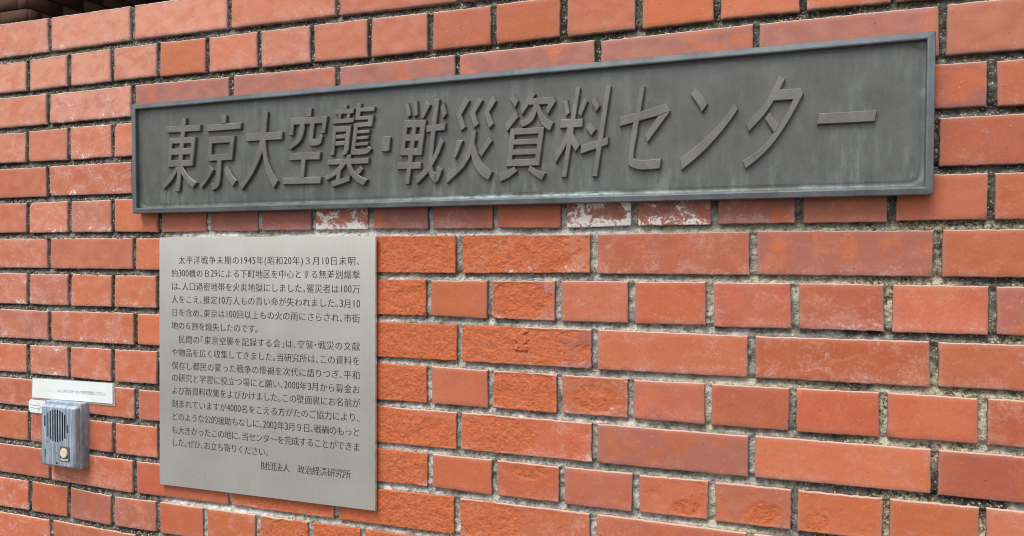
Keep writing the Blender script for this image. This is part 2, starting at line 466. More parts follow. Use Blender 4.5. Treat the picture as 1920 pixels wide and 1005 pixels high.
HDR = {1: {0: -.0542, 1: .0572, 2: .1658, 3: .2777, 4: .3885, 5: .5012, 6: .6087, 7: .7183, 8: .8277, 9: .9363, 10: 1.0471, 11: 1.1589, 12: 1.269, 13: 1.379},
3: {0: -.0559, 1: .055, 2: .1664, 15: 1.5985},
5: {0: -.0562, 1: .0555, 2: .1657, 3: .2792, 4: .389, 5: .502, 6: .6114, 7: .7206, 8: .8298, 9: .9396, 10: 1.0493, 11: 1.1552, 12: 1.2668, 13: 1.3768, 14: 1.4885, 15: 1.599},
7: {0: -.0567, 1: .0547, 2: .1656, 8: .8258, 9: .9308, 10: 1.0409, 11: 1.152, 12: 1.2612, 13: 1.3727, 14: 1.4854, 15: 1.6022},
9: {0: -.0577, 1: .0538, 2: .1649, 8: .8277, 9: .9331, 10: 1.0433, 11: 1.1508, 12: 1.2598, 13: 1.3708, 14: 1.4814, 15: 1.5929},
11: {0: -.0564, 2: .1663, 8: .8297, 9: .9403, 10: 1.0477, 11: 1.1594, 12: 1.2656, 13: 1.3741, 14: 1.4859, 15: 1.5945},
13: {0: -.0547, 1: .05, 2: .163, 3: .2734, 4: .3817, 5: .4957, 6: .6056, 7: .7073}}

def bed(j, s):
    if j == 0: return 0.003
    base = -0.07 * j
    if j in BEDS:
        xs = [a for a, b in BEDS[j]]; ys = [b - base for a, b in BEDS[j]]
        return base + float(np.interp(s, xs, ys))
    return base

def joint(row, i):
    """place of head joint i in a row"""
    if row % 2 == 0: tab, nom = STR.get(row, {}), 0.22 * i
    else: tab, nom = HDR.get(row, {}), 0.11 * i - 0.055
    if i in tab: return tab[i]
    if tab:
        ks = sorted(tab)
        nomf = (lambda k: 0.22 * k) if row % 2 == 0 else (lambda k: 0.11 * k - 0.055)
        return nom + float(np.interp(i, ks, [tab[k] - nomf(k) for k in ks])) * 0.9
    return nom

# hand-noted bricks: (row, joint index) -> tone / white / dark / spall patches
# spall patch: (centre u, centre v, radius u, radius v) in fractions of the face
OVER = {}
def over(r, i, **k): OVER[(r, i)] = k
for i, dk, w in ((3, .45, .12), (4, .8, .15), (5, .9, .45), (6, .6, 1.28), (7, .9, .35), (8, .75, .55), (9, .3, .1), (10, .75, 1.32), (11, .8, 1.15), (12, .8, .65), (13, .5, .3), (14, .25, .1)):
    over(5, i, dark=dk, white=w)
for i, dk in ((1, 1.0), (2, .85), (3, 1.0), (4, .95), (5, .9), (6, .85), (7, .3)): over(2, i, dark=dk, white=.2)
over(3, 14, dark=.8, white=.2); over(5, 0, white=.85); over(3, 1, white=.9); over(7, 0, white=.8); over(7, 1, white=.6)
over(1, 3, dark=0, white=0, orange=1); over(1, 9, orange=1, white=.1); over(1, 5, white=.65); over(1, 11, orange=.7, white=0); over(1, 8, orange=.8)
over(0, 0, white=.75); over(0, -1, white=.7); over(0, 1, white=.6); over(0, 2, white=.55)
over(6, 3, spall=[(.55, .5, 1.2, 1.2)], white=.45); over(6, 4, spall=[(.28, .5, .52, .9), (.66, .30, .22, .5)], white=.75)
over(7, 7, spall=[(.5, .5, 1.2, 1.2)], white=0); over(7, 8, white=0); over(7, 9, spall=[(.42, .45, .46, .62)], white=.6)
over(8, 3, spall=[(.6, .5, 1.2, 1.2)], white=0); over(8, 4, spall=[(.25, .45, .48, .9), (.60, .35, .26, .5)], white=.6, flake=(.475, .62, .050, .30))
over(9, 7, spall=[(.5, .5, 1.2, 1.0)], white=.5); over(9, 8, white=.05); over(9, 9, spall=[(.52, .45, .6, .72)], white=.55); over(9, 10, spall=[(.5, .42, .38, .40)], white=.7)
over(10, 3, spall=[(.35, .55, .34, .8), (.70, .35, .42, .55)], white=.3); over(10, 4, spall=[(.22, .42, .30, .72), (.47, .48, .16, .4)], white=.7)
over(11, 7, spall=[(.5, .5, 1.2, 1.2)], white=.7); over(11, 8, white=.1); over(11, 9, spall=[(.5, .75, .36, .22)], white=.45)
over(12, 3, spall=[(.55, .5, 1.2, 1.2)], white=.05); over(12, 4, spall=[(.18, .50, .34, .8), (.40, .62, .16, .32)], white=.6)
over(12, 2, spall=[(.55, .25, .5, .30)], white=.55)
over(11, 11, spall=[(.70, .24, .26, .24)], white=.3); over(11, 12, spall=[(.62, .30, .30, .36)], white=.35); over(11, 13, spall=[(.24, .22, .17, .30)], white=.15)
over(13, 5, spall=[(.7, .5, .5, .7)], white=.7); over(13, 6, spall=[(.5, .5, 1, .9)], white=.4); over(13, 7, spall=[(.5, .5, 1, .9)], white=.3)
over(13, 8, spall=[(.5, .4, .8, .6)], white=.3)
over(10, 5, dark=.55, white=.2); over(6, 6, dark=.60, white=.35); over(6, 5, dark=.25, white=.6); over(10, 6, dark=.1, white=.35); over(8, 5, dark=.1, white=.5); over(8, 6, white=.6)
over(7, 13, white=.7); over(7, 14, white=.45); over(9, 11, white=.35); over(9, 12, white=.1); over(9, 13, white=.05); over(9, 14, white=.05); over(12, 5, dark=.2, white=.45)
over(8, 0, white=.75); over(12, 0, white=.75); over(11, 2, white=.65); over(9, 2, white=.6); over(4, 1, white=.3); over(10, 1, white=.35); over(6, 0, dark=.15, white=.3)

def brick_geo(row, i, V, F, A, nv):
    s0, s1 = joint(row, i), joint(row, i + 1)
    rng = random.Random(row * 977 + i * 131 + 7)
    hj = 0.0050 + rng.uniform(-.0007, .0007)
    hb = 0.0057
    c = [(s0 + hj, bed(row + 1, s0) + hb), (s1 - hj, bed(row + 1, s1) + hb), (s1 - hj, bed(row, s1) - hb), (s0 + hj, bed(row, s0) - hb)]
    if row == 0: c[2] = (c[2][0], bed(0, s1)); c[3] = (c[3][0], bed(0, s0))
    c = [(x + rng.uniform(-.0008, .0008), z + rng.uniform(-.0009, .0009)) for x, z in c]
    w, h = c[1][0] - c[0][0], c[3][1] - c[0][1]
    visible = s1 > -0.32 and s0 < 1.74 and row < 16
    ov = OVER.get((row, i), {})
    sp = ov.get('spall')
    step = 0.0011 if sp else (0.0055 if visible else 0.03)
    ed = [0.0, 0.0006, 0.0015] if visible else [0.0, 0.002]
    def par(L):
        n = max(2, int(round((L - 2 * ed[-1]) / step)) + 1)
        return np.concatenate([ed[:-1], np.linspace(ed[-1], L - ed[-1], n), [L - e for e in ed[:-1]][::-1]])
    U = par(w); W = par(h)
    nx, nz = len(U), len(W)
    UU, WW = np.meshgrid(U, W, indexing='ij')
    fu, fw = UU / w, WW / h
    X = (c[0][0] * (1 - fu) + c[1][0] * fu) * (1 - fw) + (c[3][0] * (1 - fu) + c[2][0] * fu) * fw
    Z = (c[0][1] * (1 - fu) + c[1][1] * fu) * (1 - fw) + (c[3][1] * (1 - fu) + c[2][1] * fu) * fw
    seed = row * 57 + i * 13 + 400
    de = np.minimum(np.minimum(UU, w - UU), np.minimum(WW, h - WW))
    # uneven arrises
    k = np.exp(-de / 0.0018)
    X = X + k * (fbm(X * 160, Z * 160, seed, 3) - .5) * 0.0021
    Z = Z + k * (fbm(X * 160 + 40, Z * 160, seed + 5, 3) - .5) * 0.0021
    yo = rng.uniform(-.0007, .0007)
    tilt = rng.uniform(-.0006, .0006)
    Y = yo + tilt * (fw - .5) * 2 + (fbm(X * 30, Z * 40, seed + 9, 3) - .5) * 0.0010
    rr = 0.0007 + 0.0006 * fbm(X * 120, Z * 120, seed + 3, 2)
    Y = Y + np.where(de < 0.0016, rr * (1 - de / 0.0016) ** 2, 0)
    # chipped corners now and then
    chip = np.zeros_like(X)
    if visible and rng.random() < .45:
        cu, cw = rng.choice([(0, 0), (w, 0), (w, h), (0, h)])
        rad = rng.uniform(.003, .006)
        dd = np.hypot(UU - cu, WW - cw) + (fbm(X * 300, Z * 300, seed + 2, 2) - .5) * .004
        chip = smooth(rad, rad * .4, dd)
        Y = Y + chip * 0.0025
    spm = np.zeros_like(X); flk = np.zeros_like(X)
    if sp:
        wob = (fbm(X * 60, Z * 90, seed + 21, 5, .6) - .5)
        m = np.zeros_like(X)
        for (cu, cv, ru, rv) in sp:
            d = 1 - np.sqrt(((fu - cu) / ru) ** 2 + ((fw - cv) / rv) ** 2)
            m = np.maximum(m, d)
        m = m + wob * 0.55
        m = m + np.where(de < .004, -.25 * (1 - de / .004), 0) * (np.array([q[2] for q in sp]).max() < 1.0)
        spm = smooth(-.02, .05, m) if max(q[2] for q in sp) > .45 else smooth(-.06, .30, m)
        if 'flake' in ov:
            a, b, cc, dd_ = ov['flake']
            fl = 1 - np.sqrt(((fu - a) / cc) ** 2 + ((fw - b) / dd_) ** 2) + (fbm(X * 150, Z * 150, 77, 4) - .5) * 1.6
            flk = smooth(-.05, .10, fl)
        r1 = fbm(X * 70 + Z * 20, Z * 85 - X * 15, seed + 33, 6, .74)
        r2 = fbm(X * 420, Z * 520, seed + 35, 3, .8)
        led = np.floor(fbm(X * 38 + Z * 20, Z * 60, seed + 38, 5, .6) * 5.5) / 5.5
        dep = 0.0002 + 0.0024 * (r1 - .25) + 0.0012 * (r2 - .5) + 0.0015 * (led - .3)
        Y = Y + spm * dep * smooth(0, .004, de + .002) * (1 - flk) - flk * .0011
    tone = ov.get('tone', min(1, max(0, rng.gauss(.5, .42))))
    if 'orange' in ov: tone = 0.0
    sm = (s0 + s1) / 2; zm = -.07 * (row + .5)
    haze_bloom = 0.66 * smooth(-.36, -.02, zm) * smooth(1.5, .3, sm) + 0.34 * smooth(.45, .0, sm) * smooth(-1.0, -.3, zm) + .12 + .10 * smooth(-.4, 0, zm)
    haze_bloom = haze_bloom * (1 - .7 * float('orange' in ov)) * rng.uniform(.75, 1.2)
    if 'dark' in ov and row == 2: haze_bloom = .40
    if sm > .7 and zm < -.4: haze_bloom = rng.uniform(.04, .22)
    white = ov.get('white', (rng.choice([rng.uniform(.3, .6), rng.uniform(.65, .95)]) if sm < .3 else rng.uniform(.1, .65)))
    dark = ov.get('dark', 0.0 if rng.random() < .66 else rng.uniform(.1, .50))
    n = nx * nz
    V.append(np.stack([X.ravel(), Y.ravel(), H0 + Z.ravel()], 1))
    F.append(grid_faces(nx, nz, nv))
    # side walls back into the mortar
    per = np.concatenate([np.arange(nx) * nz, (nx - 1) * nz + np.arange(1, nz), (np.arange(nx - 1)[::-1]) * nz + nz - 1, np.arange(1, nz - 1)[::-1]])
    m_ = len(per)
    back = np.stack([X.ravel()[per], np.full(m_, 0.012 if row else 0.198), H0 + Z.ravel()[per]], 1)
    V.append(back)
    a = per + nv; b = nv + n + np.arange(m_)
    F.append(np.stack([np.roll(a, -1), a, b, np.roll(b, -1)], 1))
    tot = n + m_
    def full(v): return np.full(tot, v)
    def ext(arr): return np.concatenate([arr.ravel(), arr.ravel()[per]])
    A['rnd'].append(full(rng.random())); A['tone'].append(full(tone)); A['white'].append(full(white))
    A['dark'].append(full(dark)); A['haze_bloom'].append(full(haze_bloom)); A['spall'].append(ext(spm))
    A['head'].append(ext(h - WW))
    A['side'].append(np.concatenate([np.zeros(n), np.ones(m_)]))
    A['edge'].append(ext(np.maximum(de, 0))); A['foot'].append(ext(WW))
    return nv + tot

def brick_rows(rows):
    V, F, nv = [], [], 0
    A = {k: [] for k in ('rnd', 'tone', 'white', 'dark', 'haze_bloom', 'spall', 'edge', 'foot', 'side', 'head')}
    for row in rows:
        pitch = .22 if row % 2 == 0 else .11
        for i in range(int(WALL_S0 / pitch), int(WALL_S1 / pitch)):
            nv = brick_geo(row, i, V, F, A, nv)
    return np_mesh('bricks', np.concatenate(V), np.concatenate(F), {k: ('FLOAT', np.concatenate(v)) for k, v in A.items()})

wall = thing('brick_wall', 'weathered red brick wall with flaking faces and grey mortar joints', 'brick wall', (0.8, 0.1, 0))
link_mesh('coping', brick_rows([0]), M_BRICK, wall)['label'] = 'top course of long bricks with pale salmon weathering and painted haze'
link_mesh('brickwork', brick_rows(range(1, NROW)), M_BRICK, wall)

def mortar_mesh():
    x0, x1, z0, z1, st = -.34, 1.78, -1.10, -.0035, .0026
    xs = np.linspace(x0, x1, int((x1 - x0) / st)); zs = np.linspace(z0, z1, int((z1 - z0) / st))
    X, Z = np.meshgrid(xs, zs, indexing='ij')
    Y = 0.0044 + .0026 * smooth(.35, 1.0, X) + (fbm(X * 40, Z * 40, 71, 3) - .5) * .003 + (fbm(X * 190, Z * 190, 72, 3, .75) - .5) * .0060
    for j in range(1, 17):
        cz = np.interp(xs, np.linspace(x0, x1, 60), [bed(j, q) for q in np.linspace(x0, x1, 60)])[:, None]
        dz = Z - cz
        Y = Y + (np.abs(dz) < .0095) * (.0034 * smooth(-.003, .0055, dz) - .0022 * smooth(.0015, -.0065, dz)) * smooth(.0095, .0065, np.abs(dz))
    n1 = fbm(X * 9, Z * 9, 80, 4) - .5
    n2 = fbm(X * 40, Z * 40, 81, 4) - .5
    xw = X + n1 * .10 + n2 * .04; zw = Z + n1 * .06 + n2 * .02
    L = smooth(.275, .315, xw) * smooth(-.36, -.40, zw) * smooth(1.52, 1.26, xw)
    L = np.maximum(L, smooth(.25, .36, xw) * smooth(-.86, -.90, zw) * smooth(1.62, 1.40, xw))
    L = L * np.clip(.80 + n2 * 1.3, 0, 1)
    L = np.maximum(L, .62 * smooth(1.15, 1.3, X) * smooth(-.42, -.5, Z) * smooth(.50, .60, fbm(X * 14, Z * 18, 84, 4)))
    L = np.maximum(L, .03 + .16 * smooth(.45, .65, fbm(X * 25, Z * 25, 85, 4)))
    W = smooth(.50, .62, fbm(X * 20, Z * 30, 86, 4)) * .3 * L
    W = np.maximum(W, .95 * smooth(-.395, -.41, Z) * smooth(-.435, -.428, Z) * smooth(.26, .34, X) * smooth(1.30, 1.05, X) * smooth(.36, .55, fbm(X * 12, Z * 12, 87, 4)))
    W = np.maximum(W, .8 * smooth(.34, .44, X) * smooth(.58, .50, X) * smooth(-.895, -.905, Z) * smooth(-.93, -.915, Z))
    Yl = smooth(1.12, 1.3, X) * smooth(-.40, -.5, Z) * smooth(.42, .58, fbm(X * 10, Z * 16, 88, 4)) * .9
    Yl = np.maximum(Yl, .55 * smooth(1.10, 1.25, X) * smooth(-.405, -.415, Z) * smooth(-.45, -.43, Z))
    G = np.exp(-(((X - .075) / .07) ** 2 + ((Z + .068) / .016) ** 2)) * 1.0
    G = np.maximum(G, .38 * smooth(-.05, -.12, -(-Z)) * smooth(.52, .66, fbm(X * 16, Z * 16, 89, 4)) * smooth(-.30, -.05, Z))
    V = np.stack([X.ravel(), Y.ravel(), H0 + Z.ravel()], 1)
    F = grid_faces(len(xs), len(zs))
    A = {'light': ('FLOAT', L.ravel()), 'white': ('FLOAT', W.ravel()), 'moss': ('FLOAT', G.ravel()), 'lichen': ('FLOAT', Yl.ravel())}
    return np_mesh('mortar', V, F, A)
link_mesh('mortar', mortar_mesh(), M_MORTAR, wall)
bm = bmesh.new()
box_bm(bm, WALL_S0 + .005, WALL_S1 - .25, 0.0120, 0.195, 0.0, H0 - 0.006)
bm_obj('wall_core', bm, M_MORTAR, wall)

# ------------------------------------------------------------------ text helpers
_cu = bpy.data.curves.new('glyph', 'FONT')
_to = bpy.data.objects.new('glyph', _cu)
COL.objects.link(_to)
_cu.resolution_u = 5
def glyph_curve(ch):
    _cu.body = ch
    dg = bpy.context.evaluated_depsgraph_get(); dg.update()
    c = _to.to_curve(dg).copy()
    _to.to_curve_clear()
    return c

def curve_to_mesh(c):
    o = bpy.data.objects.new('tmp', c)
    COL.objects.link(o)
    dg = bpy.context.evaluated_depsgraph_get(); dg.update()
    me = bpy.data.meshes.new_from_object(o.evaluated_get(dg))
    bpy.data.objects.remove(o)
    return me

def map_curve(c, fn):
    for s in c.splines:
        for p in s.bezier_points:
            p.handle_left_type = p.handle_right_type = 'FREE'
    for s in c.splines:
        for p in s.bezier_points:
            hl, co, hr = p.handle_left.copy(), p.co.copy(), p.handle_right.copy()
            p.co = fn(co); p.handle_left = fn(hl); p.handle_right = fn(hr)

# ------------------------------------------------------------------ bronze sign
SL, SR = 0.2340, 1.5330
ZT = lambda s: -0.1852 + (s - SL) / (SR - SL) * 0.0067
ZB = lambda s: -0.3842 + (s - SL) / (SR - SL) * 0.0030
RAIL = 0.0098
YF, YP = -0.0200, -0.0120          # face of the rail, face of the plate
sign = thing('bronze_sign', 'long dark bronze sign with raised characters and a raised rim', 'sign', (0.88, -0.005, H0 - 0.283))

def rail_mesh(c0, c1, d0, d1):
    """one mitred rail between outer corners c0, c1; d0, d1 are the inward diagonals at each end"""
    prof = [(0.0, -0.0035), (0.0, -.0182), (.0009, -.0194), (.0075, YF), (.0090, -.0197), (RAIL, -.0186), (RAIL, -.0095), (.004, -.0035)]
    V = []
    for (cc, dd) in ((c0, d0), (c1, d1)):
        for w, y in prof: V.append((cc[0] + dd[0] * w, y, H0 + cc[1] + dd[1] * w))
    n = len(prof)
    F = [(k, (k + 1) % n, n + (k + 1) % n, n + k) for k in range(n)] + [tuple(range(n))[::-1], tuple(range(n, 2 * n))]
    bm = bmesh.new()
    vs = [bm.verts.new(v) for v in V]
    for f in F: bm.faces.new([vs[i] for i in f])
    return bm
TL, TR, BR, BL = (SL - .0015, ZT(SL)), (SR, ZT(SR)), (SR - .0006, ZB(SR)), (SL + .0008, ZB(SL))
for a, b, da, db in ((TL, TR, (1, -1), (-1, -1)), (TR, BR, (-1, -1), (-1, 1)), (BR, BL, (-1, 1), (1, 1)), (BL, TL, (1, 1), (1, -1))):
    bm_obj('frame_rail', rail_mesh(a, b, da, db), M_RAIL, sign)

def plate_mesh():
    nx, nz = 520, 84
    U, W = np.meshgrid(np.linspace(0, 1, nx), np.linspace(0, 1, nz), indexing='ij')
    X = SL + .006 + U * (SR - SL - .012)
    zt = -0.1852 + (X - SL) / (SR - SL) * .0067 - .006; zb = -0.3842 + (X - SL) / (SR - SL) * .0030 + .006
    Z = zb + W * (zt - zb)
    hx = (SR - SL) / 2 - RAIL; hz = .0995 - RAIL
    xc = X - (SL + SR) / 2; zc = Z - (zt + zb) / 2
    r = .014
    qx = np.abs(xc) - hx + .0055 + r; qz = np.abs(zc) - hz + .0055 + r
    d = np.hypot(np.maximum(qx, 0), np.maximum(qz, 0)) + np.minimum(np.maximum(qx, qz), 0) - r    # <0 inside the flat field
    Y = YP + .0008 * smooth(0, .0012, d) - .0030 * smooth(.0010, .0065, d) * .45 + (fbm(X * 25, Z * 25, 5, 3) - .5) * .0006
    n = fbm(X * 18, Z * 14, 91, 4)
    col = fbm(X * 55, X * 0 + 3, 92, 4)
    up = (Z - zb) / (zt - zb)
    drip = smooth(.46, .62, col) * smooth(.36, .10, up) * .50 + smooth(.44, .64, n) * .24
    drip = drip + .20 * smooth(.0002, .0014, d) * smooth(.0034, .0016, d)
    under_bar = np.exp(-((X - 1.435) / .032) ** 4) * smooth(.62, .52, up) * .35
    teal = smooth(.070, .045, up) * smooth(.70, .95, X) * smooth(1.47, 1.30, X) * smooth(.4, .6, fbm(X * 12, Z * 0, 93, 3)) * .55
    teal = teal * smooth(.030, .085, up + .03) 
    teal = np.maximum(teal, .12 * smooth(.07, .03, up) * smooth(.35, .6, fbm(X * 30, Z * 0, 94, 3)))
    teal = np.maximum(teal, .12 * smooth(1.514, 1.5185, X) * smooth(.4, .6, fbm(X * 0, Z * 60, 95, 3)))
    V = np.stack([X.ravel(), Y.ravel(), H0 + Z.ravel()], 1)
    return np_mesh('back_plate', V, grid_faces(nx, nz), {'drip': ('FLOAT', np.clip(drip + under_bar, 0, 1).ravel()), 'teal': ('FLOAT', teal.ravel())})
plate = link_mesh('back_plate', plate_mesh(), M_PLATE, sign)
bm = bmesh.new(); box_bm(bm, SL + .006, SR - .006, -.0095, -.004, H0 - .3780, H0 - .1850)
bm_obj('backing', bm, M_RAIL, sign)

